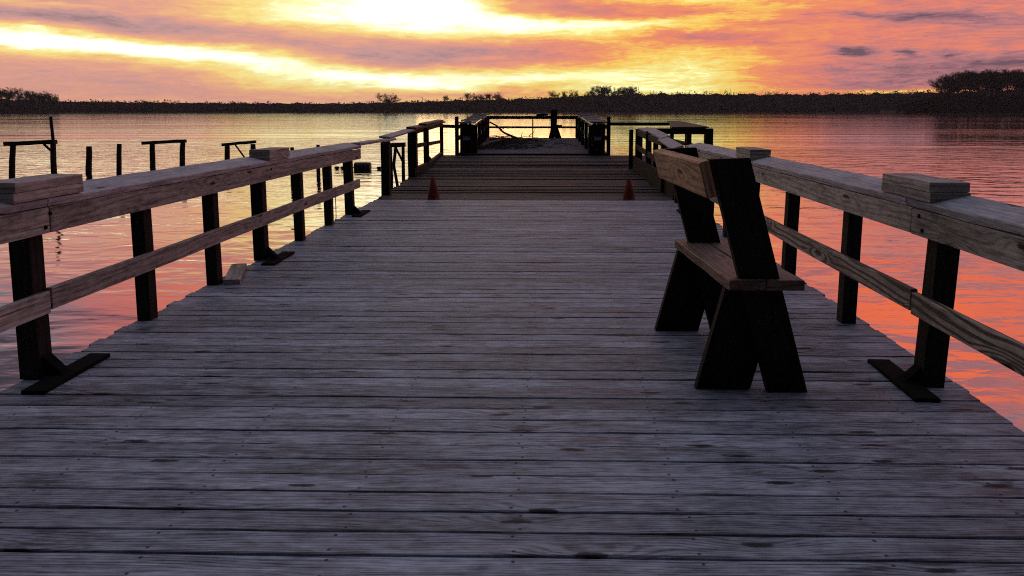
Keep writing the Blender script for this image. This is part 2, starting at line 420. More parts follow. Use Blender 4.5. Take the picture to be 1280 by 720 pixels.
mb = MB(); mb.beam((-3.22, 19.9, .02), (-3.7, 26.0, -.01), .09, .1, n=3, jit=.006); mb.build('kerb_beam', M['post'], r)
mb = MB(); mb.beam((-3.22, 19.85, .30), (-3.42, 22.0, .02), .05, .07, n=2); mb.build('brace', M['post'], r)
mb = MB(); mb.beam((-3.72, 26.1, .92), (-3.12, 26.15, .90), .05, .11, n=2); mb.build('top_rail', M['post'], r)

r = thing('broken_railing', 'twisted railing with two tilted loose cap boards seen behind the bench backrest', 'railing', (2.15, 14, -.06))
for (X, Y, zt, w) in ((2.09, 20.05, .955, .10), (2.30, 20.1, .97, .17), (2.18, 17.2, .93, .12), (2.10, 14.3, .89, .12), (2.03, 12.2, .85, .11)):
    mb = MB(); mb.beam((X, Y, -.6), (X, Y, zt), w, w, up=(0, 1, 0), n=3, jit=.004); mb.build('post', M['post'], r)
mb = MB(); mb.beam((2.42, 20.3, .985), (2.27, 17.4, .985), .27, .036, up=(-.12, 0, 1), n=3, jit=.003); mb.build('cap_board', M['cap'], r)
mb = MB(); mb.beam((2.275, 17.5, 1.005), (2.13, 14.35, .95), .19, .036, up=(-.28, 0, 1), n=3, jit=.003); mb.build('cap_board', M['cap'], r)
mb = MB(); mb.beam((2.09, 14.4, .925), (1.93, 11.75, .885), .185, .036, up=(-.28, 0, 1), n=3, jit=.003); mb.build('cap_board', M['cap'], r)
mb = MB(); mb.beam((2.25, 20.0, .88), (2.1, 14.2, .84), .04, .13, n=3, jit=.003); mb.build('fascia_rail', M['post'], r)
mb = MB(); mb.beam((2.22, 20.0, .52), (2.1, 14.2, .46), .04, .12, n=3, jit=.003); mb.build('mid_rail', M['post'], r)

r = thing('side_railing', 'dark railing boxing in the side platform on the right, loose boards on its corner', 'railing', (3.2, 20, -.06))
for (X, Y, zt, w) in ((2.72, 20.0, .86, .12), (3.56, 20.0, .86, .12), (4.06, 20.0, .99, .2), (4.08, 23.2, .95, .12), (4.08, 26.1, 1.05, .12)):
    mb = MB(); mb.beam((X, Y, -.6), (X, Y, zt), w, w, up=(0, 1, 0), n=3, jit=.004); mb.build('post', M['post'], r)
mb = MB(); mb.beam((2.35, 20.0, .915), (3.95, 20.0, .915), .06, .15, n=3, jit=.004); mb.build('top_rail', M['post'], r)
mb = MB(); mb.beam((4.07, 20.1, .915), (4.07, 26.0, .965), .06, .13, n=3, jit=.004); mb.build('top_rail', M['post'], r)
mb = MB(); mb.beam((2.0, 26.2, .995), (4.1, 26.2, .995), .06, .11, n=3, jit=.004); mb.build('top_rail', M['post'], r)
mb = MB(); mb.beam((4.07, 20.1, .45), (4.07, 26.0, .45), .05, .12, n=3); mb.build('mid_rail', M['post'], r)
for (a, b, c, d) in ((3.22, 19.85, 3.98, 25.6), (3.45, 19.8, 4.03, 26.1), (3.7, 19.85, 4.08, 26.0), (3.93, 19.9, 4.12, 25.5)):
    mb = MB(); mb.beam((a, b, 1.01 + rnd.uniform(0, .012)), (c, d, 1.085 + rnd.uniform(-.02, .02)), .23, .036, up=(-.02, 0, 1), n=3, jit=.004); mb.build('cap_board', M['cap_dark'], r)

# ------------------------------------------------------------------ end platform
def ridged(label, xa, xb, s):
    """A deep double railing topped by short overlapping cross boards. xa/xb: (outer, inner) at its near and far ends."""
    r = thing('ridged_railing', label, 'railing', ((xa[0] + xa[1]) / 2, 26.1, 0))
    Y0, Y1 = 26.2, 33.6
    def X(q, k): return xa[k] + (xb[k] - xa[k]) * q
    def Z(q): return .262 * q
    for k in (0, 1):
        for i in range(5):
            q = i / 4
            if i == 4 and k == 0: continue
            zt = 1.0 if k else .98
            if i == 0 and k == 0: zt = 1.24
            mb = MB(); x = X(q, k) - (s * .05 if k else -s * .05)
            mb.beam((x, Y0 + (Y1 - Y0) * q, Z(q) - .25), (x, Y0 + (Y1 - Y0) * q, Z(q) + zt - .06 * (zt < 1.1)), .12, .12, up=(0, 1, 0), n=2, jit=.004); mb.build('post', M['post'], r)
    for k in (0, 1):
        x0, x1 = X(0, k), X(1, k)
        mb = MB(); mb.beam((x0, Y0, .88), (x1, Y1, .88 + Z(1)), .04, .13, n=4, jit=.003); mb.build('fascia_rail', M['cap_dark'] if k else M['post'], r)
        mb = MB(); mb.beam((x0, Y0, .50), (x1, Y1, .50 + Z(1)), .04, .14, n=4, jit=.003); mb.build('mid_rail', M['cap'] if k else M['post'], r)
    # boarded near end
    mb = MB(); w = abs(xa[1] - xa[0])
    for i in range(3):
        x = xa[0] + (xa[1] - xa[0]) * (.30 + i * .27)
        mb.beam((x, Y0 - .07, -.05), (x, Y0 - .07, .985), .03, .15, up=(1, 0, 0), n=2, jit=.003)
    mb.build('end_panel', M['post'], r)
    mb = MB(); xm = xa[0] + (xa[1] - xa[0]) * (.55 if s < 0 else .62)
    mb.beam((xm - .12, Y0 - .12, .50), (xm + .12, Y0 - .12, .50), .04, .12, n=1); mb.build('end_block', M['cap'], r)
    n = 9
    for i in range(n):
        q = (i + .5) / n; y = Y0 - .1 + (Y1 - Y0 + .15) * q; z = 1.0 + Z(q) + .02
        xc = (X(q, 0) + X(q, 1)) / 2
        mb = MB(); tl = 0.0; L = .76
        mb.beam((xc + rnd.uniform(-.03, .03) - w / 2 - .02, y, z + rnd.uniform(-.01, .02)), (xc + w / 2 + .04 + rnd.uniform(-.03, .03), y + rnd.uniform(-.03, .03), z + rnd.uniform(-.01, .02)), L, .045, up=(0, math.sin(tl) * 1.0, math.cos(tl)), n=2, jit=.004, tone=(.5, 1.15)[i % 2])  # every other board toned dark in place of shaded edges between them
        mb.build('cross_board', M['cap'], r)
    return r
ridged('deep railing topped by overlapping cross boards, driftwood heaped against it', (-3.14, -2.6), (-3.31, -2.77), -1)
ridged('deep railing topped by overlapping cross boards on the far platform, deck clear beside it', (1.92, 1.40), (1.72, 1.20), 1)

r = thing('end_railing', 'two-bar railing across the far end of the pier', 'railing', (-.8, 33.75, .26))
for X, w in ((-2.75, .10), (-.77, .05), (1.17, .12)):
    mb = MB(); mb.beam((X, 33.76, .0), (X, 33.76, 1.07), w, w, up=(0, 1, 0), n=2); mb.build('post', M['post'], r)
mb = MB(); mb.beam((-2.85, 33.76, 1.14), (1.28, 33.76, 1.135), .09, .135, n=4, jit=.004); mb.build('top_rail', M['post'], r)
mb = MB(); mb.beam((-2.8, 33.76, .715), (1.2, 33.76, .72), .05, .085, n=4, jit=.003); mb.build('mid_rail', M['post'], r)
mb = MB(); mb.beam((-.62, 33.74, 1.25), (-.12, 33.76, 1.26), .14, .09, n=1); mb.build('block', M['post'], r)
mb = MB(); mb.beam((-.42, 33.74, 1.315), (-.14, 33.76, 1.345), .09, .03, n=1, tone=1.3); tag(mb.build('wood_scrap', M['cap']), 'small pale wood offcut resting on the end railing', 'scrap')

# ------------------------------------------------------------------ benches
def make_bench():
    b = thing('wooden_bench', 'dark X-legged wooden bench with tan back board, facing the right railing', 'bench', (0, 0, 0))
    for i, y in enumerate((0.0, 1.07)):
        mb = MB()
        mb.prism([(.36, y + .002, 0), (.565, y + .002, 0), (.228, y + .002, 1.212), (.026, y + .002, 1.205)], (0, .048, 0), tone=.9)
        mb.build('backrest_leg', M['bench_backlit'], b)
        mb = MB()
        mb.prism([(0, y + .052, 0), (.283, y + .052, 0), (.425, y + .052, .543), (.140, y + .052, .543)], (0, .048, 0), tone=.8)
        mb.build('leg', M['bench_backlit'], b)
    mb = MB()
    mb.beam((.225, -.03, .571), (.225, 1.20, .571), .185, .052, n=5, tone=1.0)
    mb.beam((.418, -.035, .571), (.418, 1.19, .571), .190, .052, n=5, tone=.85)
    mb.build('seat', M['bench_seat'], b)
    mb = MB()
    dv = Vector((-.25, 0, 1)).normalized(); nv = Vector((1, 0, .25)).normalized()
    c0 = Vector((.045, 0, 1.112)) - nv * .030
    mb.beam(c0 + Vector((0, -.004, 0)), c0 + Vector((0, 1.17, .0)), .187, .052, up=-nv, n=5, tone=1.0)
    mb.build('backrest', M['bench_tan'], b)
    return b
bench = make_bench()
bench.location = (.77, 3.87, 0.002); bench.rotation_euler = (0, 0, R(3.5))
t = thing('timber_stand', 'dark timber stand with splayed crossed legs in front of the end railing', 'stand', (.2, 33.4, .25))
mb = MB(); mb.prism([(-.08, 33.42, .25), (.19, 33.42, .25), (.30, 33.42, 1.02), (.10, 33.42, 1.02)], (0, .05, 0), tone=.8); mb.build('leg', M['bench_backlit'], t)
mb = MB(); mb.prism([(.21, 33.48, .25), (.49, 33.48, .25), (.22, 33.48, 1.02), (.0, 33.48, 1.02)], (0, .05, 0), tone=.9); mb.build('leg', M['bench_backlit'], t)
mb = MB(); mb.prism([(.02, 33.54, .7), (.27, 33.54, .7), (.31, 33.54, 1.47), (.0, 33.54, 1.46)], (0, .05, 0), tone=.9); mb.build('upright', M['bench_backlit'], t)
mb = MB(); mb.beam((.08, 33.36, .80), (.50, 33.36, .79), .06, .07, n=1); mb.build('cleat', M['bench_backlit'], t)

# ------------------------------------------------------------------ cones
def make_cone():
    c = thing('traffic_cone', '', 'traffic cone', (0, 0, 0), 'faded traffic cones at the deck step')
    mb = MB(); prof = [(.030, .118), (.05, .112), (.16, .094), (.17, .092), (.28, .064), (.29, .063), (.40, .036), (.43, .030), (.44, .022), (.44, .006)]
    mb.tube([(0, 0, z) for z, _ in prof], [q for _, q in prof], 20, cap=False); mb.build('cone_body', M['cone'], c, smooth=True)
    mb = MB(); mb.beam((-.165, 0, .015), (.165, 0, .015), .33, .03, n=1, jit=0); mb.build('base', M['cone_base'], c)
    return c
cone = make_cone(); cone2 = copy_tree(cone)
cone.location = (-1.94, 12.66, -.058); cone.rotation_euler = (0, R(-2), .3); cone.scale = (.92,) * 3; cone2.scale = (.9,) * 3
cone2.location = (1.31, 12.76, -.058); cone2.rotation_euler = (0, R(-1), .1)
cone['label'] = 'faded orange cone standing alone on the left of the deck step'
cone2['label'] = 'faded orange cone at the deck step beside the far end of the bench'

# ------------------------------------------------------------------ loose things on the deck
mb = MB(); mb.beam((-2.655, 6.18, .022), (-2.86, 6.84, .024), .135, .04, n=3)
tag(mb.build('wood_scrap', M['rail']), 'short offcut of board lying on the deck between railing posts', 'scrap')

mb = MB()
P = [(-2.70, 9.54, .46), (-2.685, 9.5, .485), (-2.672, 9.42, .47), (-2.668, 9.38, .38), (-2.66, 9.36, .25), (-2.665, 9.38, .12), (-2.70, 9.42, .05), (-2.74, 9.46, .012)]
mb.tube(P, [.006] * len(P), 6); tag(mb.build('cord', M['cord'], smooth=True), 'thin pale cord looped over the middle rail and hanging to the deck', 'cord')

def bent(pts, r0, r1, n=3, wob=.02):
    out = []; pts = [Vector(p) for p in pts]
    for a, b in zip(pts, pts[1:]):
        for i in range(n): out.append(a.lerp(b, i / n) + Vector((rnd.uniform(-wob, wob) for _ in range(3))))
    out.append(pts[-1]); L = len(out)
    return out, [r0 + (r1 - r0) * i / (L - 1) for i in range(L)]
t = thing('driftwood_branch', 'bare crooked branch leaning from the end railing corner down to the deck', 'branch', (-1.6, 32.2, .25))
mb = MB(); p, q = bent([(-1.35, 32.0, .27), (-1.62, 32.0, .38), (-2.05, 32.1, .60), (-2.3, 32.2, .86), (-2.75, 32.4, 1.08), (-3.25, 32.6, 1.34)], .055, .02); mb.tube(p, q, 7); mb.build('stem', M['drift'], t, smooth=True)
for pts in ([(-2.1, 32.1, .62), (-1.9, 31.9, .75), (-1.7, 31.9, .7)], [(-1.5, 32, .3), (-.9, 31.9, .38), (-.5, 31.8, .34)], [(-.9, 31.9, .38), (-.7, 31.9, .55), (-.6, 31.9, .74)], [(-1.2, 32, .33), (-1.15, 32, .55)], [(-2.9, 32.4, 1.13), (-3.0, 32.2, 1.32), (-3.3, 32.2, 1.45)]):
    mb = MB(); p, q = bent(pts, .02, .006); mb.tube(p, q, 5); mb.build('twig', M['drift'], t, smooth=True)
mb = MB(); p, q = bent([(-2.5, 27.6, .13), (-2.4, 28.6, .18), (-2.15, 30.0, .23), (-1.95, 31.4, .25)], .10, .07); mb.tube(p, q, 9)
tag(mb.build('driftwood_log', M['drift'], smooth=True), 'grey driftwood log lying along the left side of the end platform', 'log')
mb = MB()
for i in range(420):
    y = rnd.uniform(27.4, 32.8); x = -2.5 + abs(rnd.gauss(0, 1.05)); x = min(x, .9)
    z = .262 * (y - 26.1) / 7.65 + .01 + abs(rnd.gauss(0, .065)) * max(.2, (1.2 - (x + 2.5)))
    a = rnd.uniform(0, 6.28); L = rnd.uniform(.2, .9)
    d = Vector((math.cos(a), math.sin(a) * .5, rnd.uniform(-.05, .16))) * L
    p = Vector((x, y, z)); e = p + d; e.z = max(e.z, .262 * (e.y - 26.1) / 7.65 + .01)
    if e.x < -2.58: e.x = -2.55
    mb.tube([p, (p + e) / 2 + Vector((0, 0, .02)), e], [.013, .011, .006], 4)
tag(mb.build('twig_litter', M['drift']), 'heap of washed-up reeds and twigs strewn over the end platform', 'debris', kind='stuff')

# ------------------------------------------------------------------ old dock remains in the water
def rough_pile(X, Y, zt, r, lean=0.0, k=9):
    mb = MB(); z0 = -4.2
    pts = [(X + lean * (zt - z) + rnd.uniform(-.015, .015), Y, z) for z in (z0, -2.0, -1.2, -.6, zt)]
    mb.tube(pts, [r * 1.05, r * 1.05, r, r * .97, r * .9], k, tone=rnd.uniform(.7, 1)); return mb
def bent_frame(label, posts, beam, r, Y, brace=None, mast=None):
    t = thing('old_dock_frame', label, 'dock frame', (posts[0][0], Y, WATER), 'remains of the old dock in the water')
    for (X, zt, lean) in posts: rough_pile(X, Y, zt, r, lean).build('post', M['post'], t, smooth=False)
    mb = MB(); mb.beam((beam[0], Y, beam[1]), (beam[2], Y, beam[3]), .22, .17, n=4, jit=.012); mb.build('crossbeam', M['post'], t)
    if brace: mb = MB(); mb.beam(brace[0], brace[1], .06, .08, n=2); mb.build('brace', M['post'], t)
    if mast: mb = MB(); mb.tube(mast, [.065, .062, .06], 7); mb.build('mast', M['post'], t)
bent_frame('ruined dock frame in the water with one tall thin mast and a small brace', [(-21.66, .06, -.12), (-19.98, .14, -.05)], (-22.0, .10, -19.88, .20), .115, 30, ((-20.35, 29.95, .1), (-20.0, 29.95, -.22)), [(-19.98, 30, .1), (-20.0, 30, .6), (-20.03, 30, 1.2)])
bent_frame('ruined dock frame with plain level crossbeam and no brace, beyond two lone piles', [(-20.66, -.30, -.05), (-19.05, -.22, -.05)], (-21.2, -.25, -18.88, -.12), .14, 39)
bent_frame('ruined dock frame with a slanting brace, partly hidden by a railing block', [(-18.42, -.55, -.03), (-16.92, -.45, 0)], (-18.7, -.50, -16.75, -.33), .15, 43, ((-17.9, 42.9, -.5), (-17.4, 42.9, -1.2)))
bent_frame('broken dock frame with dangling sticks seen between far left railing posts', [(-6.28, .02, 0), (-5.78, .06, .0)], (-6.45, .07, -5.7, .12), .07, 30, ((-6.1, 29.95, .05), (-5.75, 29.95, -.65)), [(-6.05, 29.9, .1), (-6.15, 29.9, -.7), (-5.98, 29.9, -1.7)])
for X, Y, zt, r, lean, lab in ((-21.6, 35, -.23, .135, -.06, 'lone leaning pile, thicker one of two nearest the mast frame'),
                         (-20.13, 35, -.11, .115, -.06, 'lone slim pile between a thicker pile and a dock frame'),
                         (-10.9, 32, -.10, .085, -.02, 'thin pile stub just past the railing block, shorter of two'),
                         (-10.72, 35, -.13, .09, 0, 'thin pile stub in bright water between two railing posts')):
    tag(rough_pile(X, Y, zt, r, lean).build('old_pile', M['post']), lab, 'piling', 'remains of the old dock in the water')
t = thing('floating_drum', 'dark drum floating in bright water beyond the railing', 'drum', (-9.4, 38, -1.34))
mb = MB(); prof = [(-9.80, .19), (-9.78, .225), (-9.6, .23), (-9.58, .245), (-9.55, .23), (-9.22, .23), (-9.2, .245), (-9.17, .23), (-9.0, .225), (-8.98, .19)]
mb.tube([(x, 38, -1.36) for x, _ in prof], [q for _, q in prof], 18); mb.build('body', M['drum'], t, smooth=False)
t = thing('float_line', 'slack line with small floats trailing either side of the drum', 'float line', (-9.4, 38.2, WATER))
mb = MB(); mb.tube([(-10.9, 38.2, -1.46), (-10.2, 38.2, -1.40), (-9.4, 38.25, -1.44), (-8.6, 38.2, -1.44), (-7.9, 38.2, -1.47)], [.02] * 5, 5); mb.build('rope', M['drum'], t)
for X in (-10.75, -10.45, -8.6):
    mb = MB(); mb.tube([(X - .14, 38.2, -1.44), (X - .07, 38.2, -1.43), (X + .07, 38.2, -1.43), (X + .14, 38.2, -1.44)], [.02, .075, .075, .02], 8); mb.build('float', M['drum'], t, smooth=True)

# ------------------------------------------------------------------ far shore
def px2az(px): return math.atan((px - 640) / 960.0 / math.sqrt(1 + (102 / 960) ** 2)) - R(2.85)
prof = [(-700, 122), (-300, 118), (0, 124.5), (80, 127), (250, 128.3), (430, 128.5), (520, 126), (600, 123), (680, 121), (720, 118), (800, 115), (900, 116), (1000, 117), (1100, 116.5), (1170, 116), (1280, 113), (1500, 112), (2200, 120)]
def top_at(px):
    for (a, ya), (b, yb) in zip(prof, prof[1:]):
        if px <= b: return ya + (yb - ya) * max(0, (px - a)) / (b - a)
    return prof[-1][1]
D0 = 1000
# low marshy bank the trees stand on
mb = MB(); N = 120; ring = []
for i in range(N + 1):
    px = -700 + 2900 * i / N; az = px2az(px); d = D0 - 25 + 20 * mnoise.noise((i * .31, 0, 0)) + 8 * mnoise.noise((i * 1.7, 4, 0))
    rw = []
    for dd, z in ((0, WATER - .3), (6, WATER + .5), (60, WATER + 1.5), (500, WATER + 3), (520, WATER - 1)):
        rw.append((math.sin(az) * (d + dd), math.cos(az) * (d + dd), z))
    ring.append(rw)
for a, b in zip(ring, ring[1:]):
    for j in range(4): mb.quad(a[j], b[j], b[j + 1], a[j + 1])
tag(mb.build('far_shore', M['soil']), kind='structure')

def scrub(mb, x, y, z0, h, r, nb=16, spikes=5):
    """one distant tree: a ragged cluster of leafless crown tufts with a few twigs standing out of the top"""
    for i in range(nb):
        q = (i + rnd.random()) / nb
        c = Vector((x + rnd.gauss(0, r * .42) * (1.25 - .7 * q), y + rnd.gauss(0, r * .5), z0 + h * (.06 + .78 * q)))
        s = r * rnd.uniform(.36, .66) * (1.15 - .55 * q)
        t = [c + Vector((rnd.uniform(-1, 1), rnd.uniform(-1, 1), rnd.uniform(-.8, .8))) * s for _ in range(4)]
        mb.tri(t[0], t[1], t[2]); mb.tri(t[0], t[2], t[3]); mb.tri(t[1], t[0], t[3]); mb.tri(t[2], t[1], t[3])
    for i in range(spikes):
        a = Vector((x + rnd.gauss(0, r * .5), y + rnd.gauss(0, r * .3), z0 + h * rnd.uniform(.6, .8)))
        b = a + Vector((rnd.gauss(0, r * .25), 0, h * rnd.uniform(.08, .2)))
        w = Vector((r * .04 + .10, 0, 0)); mb.tri(a - w, a + w, b)
mb = MB()
for row in range(4):
    px = -640
    while px < 2150:
        px += rnd.uniform(3.0, 5.6) * (1 if -60 < px < 1340 else 1.6)
        d = D0 + row * 22 + rnd.uniform(-9, 9); az = px2az(px)
        clump = 1 + .16 * mnoise.noise((px * .018, row * 3.1, 1.0)) + .22 * mnoise.noise((px * .07, row * 2.3, 2.0))
        h = (140.8 - top_at(px)) * d / 960 * clump * rnd.uniform(.80, 1.12) * (1.0 + .05 * row)
        scrub(mb, math.sin(az) * d, math.cos(az) * d, WATER, h, rnd.uniform(3.0, 4.8), 30, 2)
# solid undergrowth so the wood reads as one dark mass
for row, fr in ((0, .62), (1, .80), (2, .88)):
    px = -680; prev = None
    while px < 2180:
        px += 5; d = D0 + 12 + row * 24; az = px2az(px)
        h = (140.8 - top_at(px)) * d / 960 * fr * (1 + .18 * mnoise.noise((px * .09, row * 5, 3)))
        p = (math.sin(az) * d, math.cos(az) * d)
        q = (math.sin(az) * (d + 12), math.cos(az) * (d + 12))
        cur = ((p[0], p[1], WATER - .5), (p[0], p[1], WATER + h), (q[0], q[1], WATER + h * .9))
        if prev: mb.quad(prev[0], cur[0], cur[1], prev[1]); mb.quad(prev[1], cur[1], cur[2], prev[2])
        prev = cur
tag(mb.build('far_woodland', M['forest']), 'long dark band of leafless woodland along the far shore', 'woodland', kind='stuff')

# nearer wooded point on the right, low bank in front of the tall bare trees
mb = MB(); rows = []
for i in range(40):
    px = 1100 + i * 16; az = px2az(px); d = 700 + 60 * max(0, 1 - (px - 1100) / 90.) ** 2
    rw = [(math.sin(az) * (d + dd), math.cos(az) * (d + dd), z) for dd, z in ((0, WATER - .3), (5, WATER + .7), (50, WATER + 2), (240, WATER + 3))]
    rows.append(rw)
for a, b in zip(rows, rows[1:]):
    for j in range(3): mb.quad(a[j], b[j], b[j + 1], a[j + 1])
tag(mb.build('shore_point', M['soil']), kind='structure')
mb = MB()
for row in range(3):
    px = 1118
    while px < 1740:
        px += rnd.uniform(4, 7); d = 712 + row * 20 + rnd.uniform(-5, 5) + (40 * max(0, 1 - (px - 1118) / 60.)); az = px2az(px)
        h = 15.2 * min(1, .55 + (px - 1118) / 110.) * (1 + .10 * mnoise.noise((px * .06, row, 9))) * rnd.uniform(.85, 1.05) * (1.05 + .12 * row)
        scrub(mb, math.sin(az) * d, math.cos(az) * d, WATER, h, rnd.uniform(2.6, 4), 16, 3)
px = 1125; prev = None
while px < 1740:
    px += 6; d = 722; az = px2az(px); h = 14.5 * min(1, .5 + (px - 1118) / 110.) * (1 + .15 * mnoise.noise((px * .1, 5, 3)))
    p = (math.sin(az) * d, math.cos(az) * d); q = (math.sin(az) * (d + 14), math.cos(az) * (d + 14))
    cur = ((p[0], p[1], WATER - .5), (p[0], p[1], WATER + h), (q[0], q[1], WATER + h * .9))
    if prev: mb.quad(prev[0], cur[0], cur[1], prev[1]); mb.quad(prev[1], cur[1], cur[2], prev[2])
    prev = cur
tag(mb.build('shore_thicket', M['thicket']), 'black thicket on the nearer wooded point under the tall trees', 'thicket', kind='stuff')

# bare winter trees that stand out one by one
def make_tree(kind, H):
    t = thing('bare_tree', '', 'tree', (0, 0, 0))
    tk = MB(); cr = MB()
    def grow(mb, p, d, L, r, lev, maxlev):
        n = 4 if lev < 2 else 3; pts = [p]; rad = [r]; q = p.copy()
        for i in range(n):
            d = (d + Vector((rnd.gauss(0, .13), rnd.gauss(0, .13), rnd.gauss(.06, .06)))).normalized()
            q = q + d * (L / n); pts.append(q.copy()); rad.append(r * (1 - .5 * (i + 1) / n))
        tgt = tk if lev < 2 else cr
        tgt.tube(pts, rad, 6 if lev == 0 else (4 if lev < 2 else 3), cap=False)
        if lev >= maxlev:
            return
        nb = {0: 9, 1: 5, 2: 5, 3: 4}[lev]
        for i in range(nb):
            f = rnd.uniform(.60 if lev == 0 and kind == 'tall' else .3, 1.0) if i else 1.0
            if lev == 0 and kind == 'round': f = rnd.uniform(.25, 1)
            k = min(n - 1, int(f * n)); a = pts[k].lerp(pts[k + 1], f * n - k if f < 1 else 1)
            ax = Vector((rnd.gauss(0, 1), rnd.gauss(0, 1), rnd.gauss(0, .35))); ax = (ax - d * ax.dot(d)).normalized()
            sp = rnd.uniform(.45, .95) * (1.2 if kind == 'round' else 1.0)
            nd = (d * math.cos(sp) + ax * math.sin(sp)).normalized()
            grow(mb, a, nd, L * (rnd.uniform(.42, .62) * (1.15 if lev == 0 and kind == 'round' else 1) if lev or kind == 'round' else rnd.uniform(.20, .36)), rad[k] * .55, lev + 1, maxlev)
    grow(tk, Vector((0, 0, -.5)), Vector((0, 0, 1)), H * (.8 if kind == 'tall' else .5), H * .016 + .06, 0, 4)
    # fine twigs thickening the ends
    base = list(cr.v)
    for i in range(3600 if kind == 'tall' else 4600):
        p = rnd.choice(base); e = p + Vector((rnd.gauss(0, 1), rnd.gauss(0, 1), rnd.gauss(.4, .8))) * (H * .028)
        w = Vector((rnd.gauss(0, 1), rnd.gauss(0, 1), rnd.gauss(0, 1))).normalized() * (H * .0038)
        cr.tri(p - w, p + w, e)
    top = max(v.z for v in cr.v)
    for q in (tk, cr): q.v = [v * (H / top) for v in q.v]
    cr.build('crown', M['twig'], t)
    tk.build('trunk', M['bark'], t)
    return t
protos = [make_tree('tall', 30), make_tree('tall', 30), make_tree('tall', 30), make_tree('round', 20)]
used = set()
def place_tree(k, px, d, H, base, label, group, rot=None, wide=1.0):
    o = protos[k] if k not in used else copy_tree(protos[k]); used.add(k)
    az = px2az(px); s = H / (30 if k < 3 else 20)
    o.location = (math.sin(az) * d, math.cos(az) * d, base); o.scale = (s * wide * rnd.uniform(.9, 1.15), s * wide * rnd.uniform(.9, 1.15), s)
    o.rotation_euler = (0, 0, rnd.uniform(0, 6.28) if rot is None else rot)
    tag(o, label, 'tree', group)
lab = 'tall leafless tree in the dense stand on the nearer wooded point'
for px in [1175 + 3.3 * i for i in range(35)] + [1292, 1299, 1308, 1319, 1332]:
    top = 95 + (8 if px < 1182 else (3 if px < 1195 else 0)) + (1 if px > 1230 else 0)
    d = 745 + rnd.uniform(-18, 30)
    place_tree(rnd.randrange(3), px + rnd.uniform(-2, 2), d, (142 - top) * d / 960 * rnd.uniform(.92, 1.03), WATER + 1, lab, 'bare trees on the nearer wooded point')
lab = 'leafless tree in the low stand at the left end of the far shore'
for px in (-24, -18, -12, -6, -2, 2, 6, 10, 14, 18, 22, 27, 31, 34, 37, 40, 43, 46, 49, 52, 55, 59, 62, 66, 70, 74):
    top = 115 if px < 20 else (118 if px < 56 else 118.5)
    place_tree(rnd.randrange(3), px, D0 - 12 + rnd.uniform(-6, 6), (141 - top - (3 if px > 62 else 0)) * 1.03 * rnd.uniform(.86, 1.06), WATER + 1, lab, 'bare trees at the left end of the far shore')
place_tree(3, 486, D0 - 10, (141 - 117) * 1.04, WATER + 1, 'lone round-headed leafless tree rising above the far woodland', None, wide=1.5)
lab = 'slender leafless tree in the short row above the far woodland, near the lone round tree'
for px in (560, 585, 593, 600, 607, 613, 619, 625):
    place_tree(rnd.randrange(3), px, D0 + 10, (141 - 116.5 + (-4 if px < 580 else 0)) * 1.05 * rnd.uniform(.92, 1.05), WATER + 1, lab, 'bare trees in the short row above the far woodland')
lab = 'slender leafless tree in the long row topping the wood beyond the pier end'
for px in (693, 703, 712, 722, 732, 741, 748, 755, 761, 767, 773, 779, 785, 792):
    place_tree(rnd.randrange(3), px, D0 + 15, (141 - (113 if px < 740 else 108.5)) * 1.05 * rnd.uniform(.95, 1.04), WATER + 1, lab, 'bare trees topping the wood beyond the pier end')
for k, p in enumerate(protos):
    if k not in used:
        for c in list(p.children): bpy.data.objects.remove(c)
        bpy.data.objects.remove(p)
place_tree(0, 1141, 880, 22, WATER + 1, 'small dark tree standing apart just left of the tall stand', None)

# ------------------------------------------------------------------ thin evening haze over the lake
m = bpy.data.materials.new('evening_haze'); m.use_nodes = True; m.node_tree.nodes.clear()
ou = m.node_tree.nodes.new('ShaderNodeOutputMaterial'); pv = m.node_tree.nodes.new('ShaderNodeVolumePrincipled')
pv.inputs['Color'].default_value = (.92, .90, .90, 1); pv.inputs['Density'].default_value = .00009; pv.inputs['Anisotropy'].default_value = .3
m.node_tree.links.new(pv.outputs[0], ou.inputs['Volume'])
mb = MB(); a, b_, c_, d_, z0, z1 = -1500, 1500, -200, 1700, -7.5, 48
P = [(a, c_, z0), (b_, c_, z0), (b_, d_, z0), (a, d_, z0), (a, c_, z1), (b_, c_, z1), (b_, d_, z1), (a, d_, z1)]
for f in ((3, 2, 1, 0), (4, 5, 6, 7), (0, 1, 5, 4), (1, 2, 6, 5), (2, 3, 7, 6), (3, 0, 4, 7)): mb.quad(*[P[i] for i in f])
tag(mb.build('haze', m), kind='stuff')

# ------------------------------------------------------------------ sky
w = bpy.data.worlds.new('World'); scene.world = w; w.use_nodes = True
nt = NT(w.node_tree); bg = w.node_tree.nodes['Background']
tc = nt.node('ShaderNodeTexCoord').outputs['Generated']
dx, dy, dz = nt.sep(tc)
az = nt.mul(nt.m('ARCTAN2', dx, dy), 180 / math.pi)
el = nt.mul(nt.m('ARCSINE', dz), 180 / math.pi)
elp = nt.m('MAXIMUM', el, 0.0)
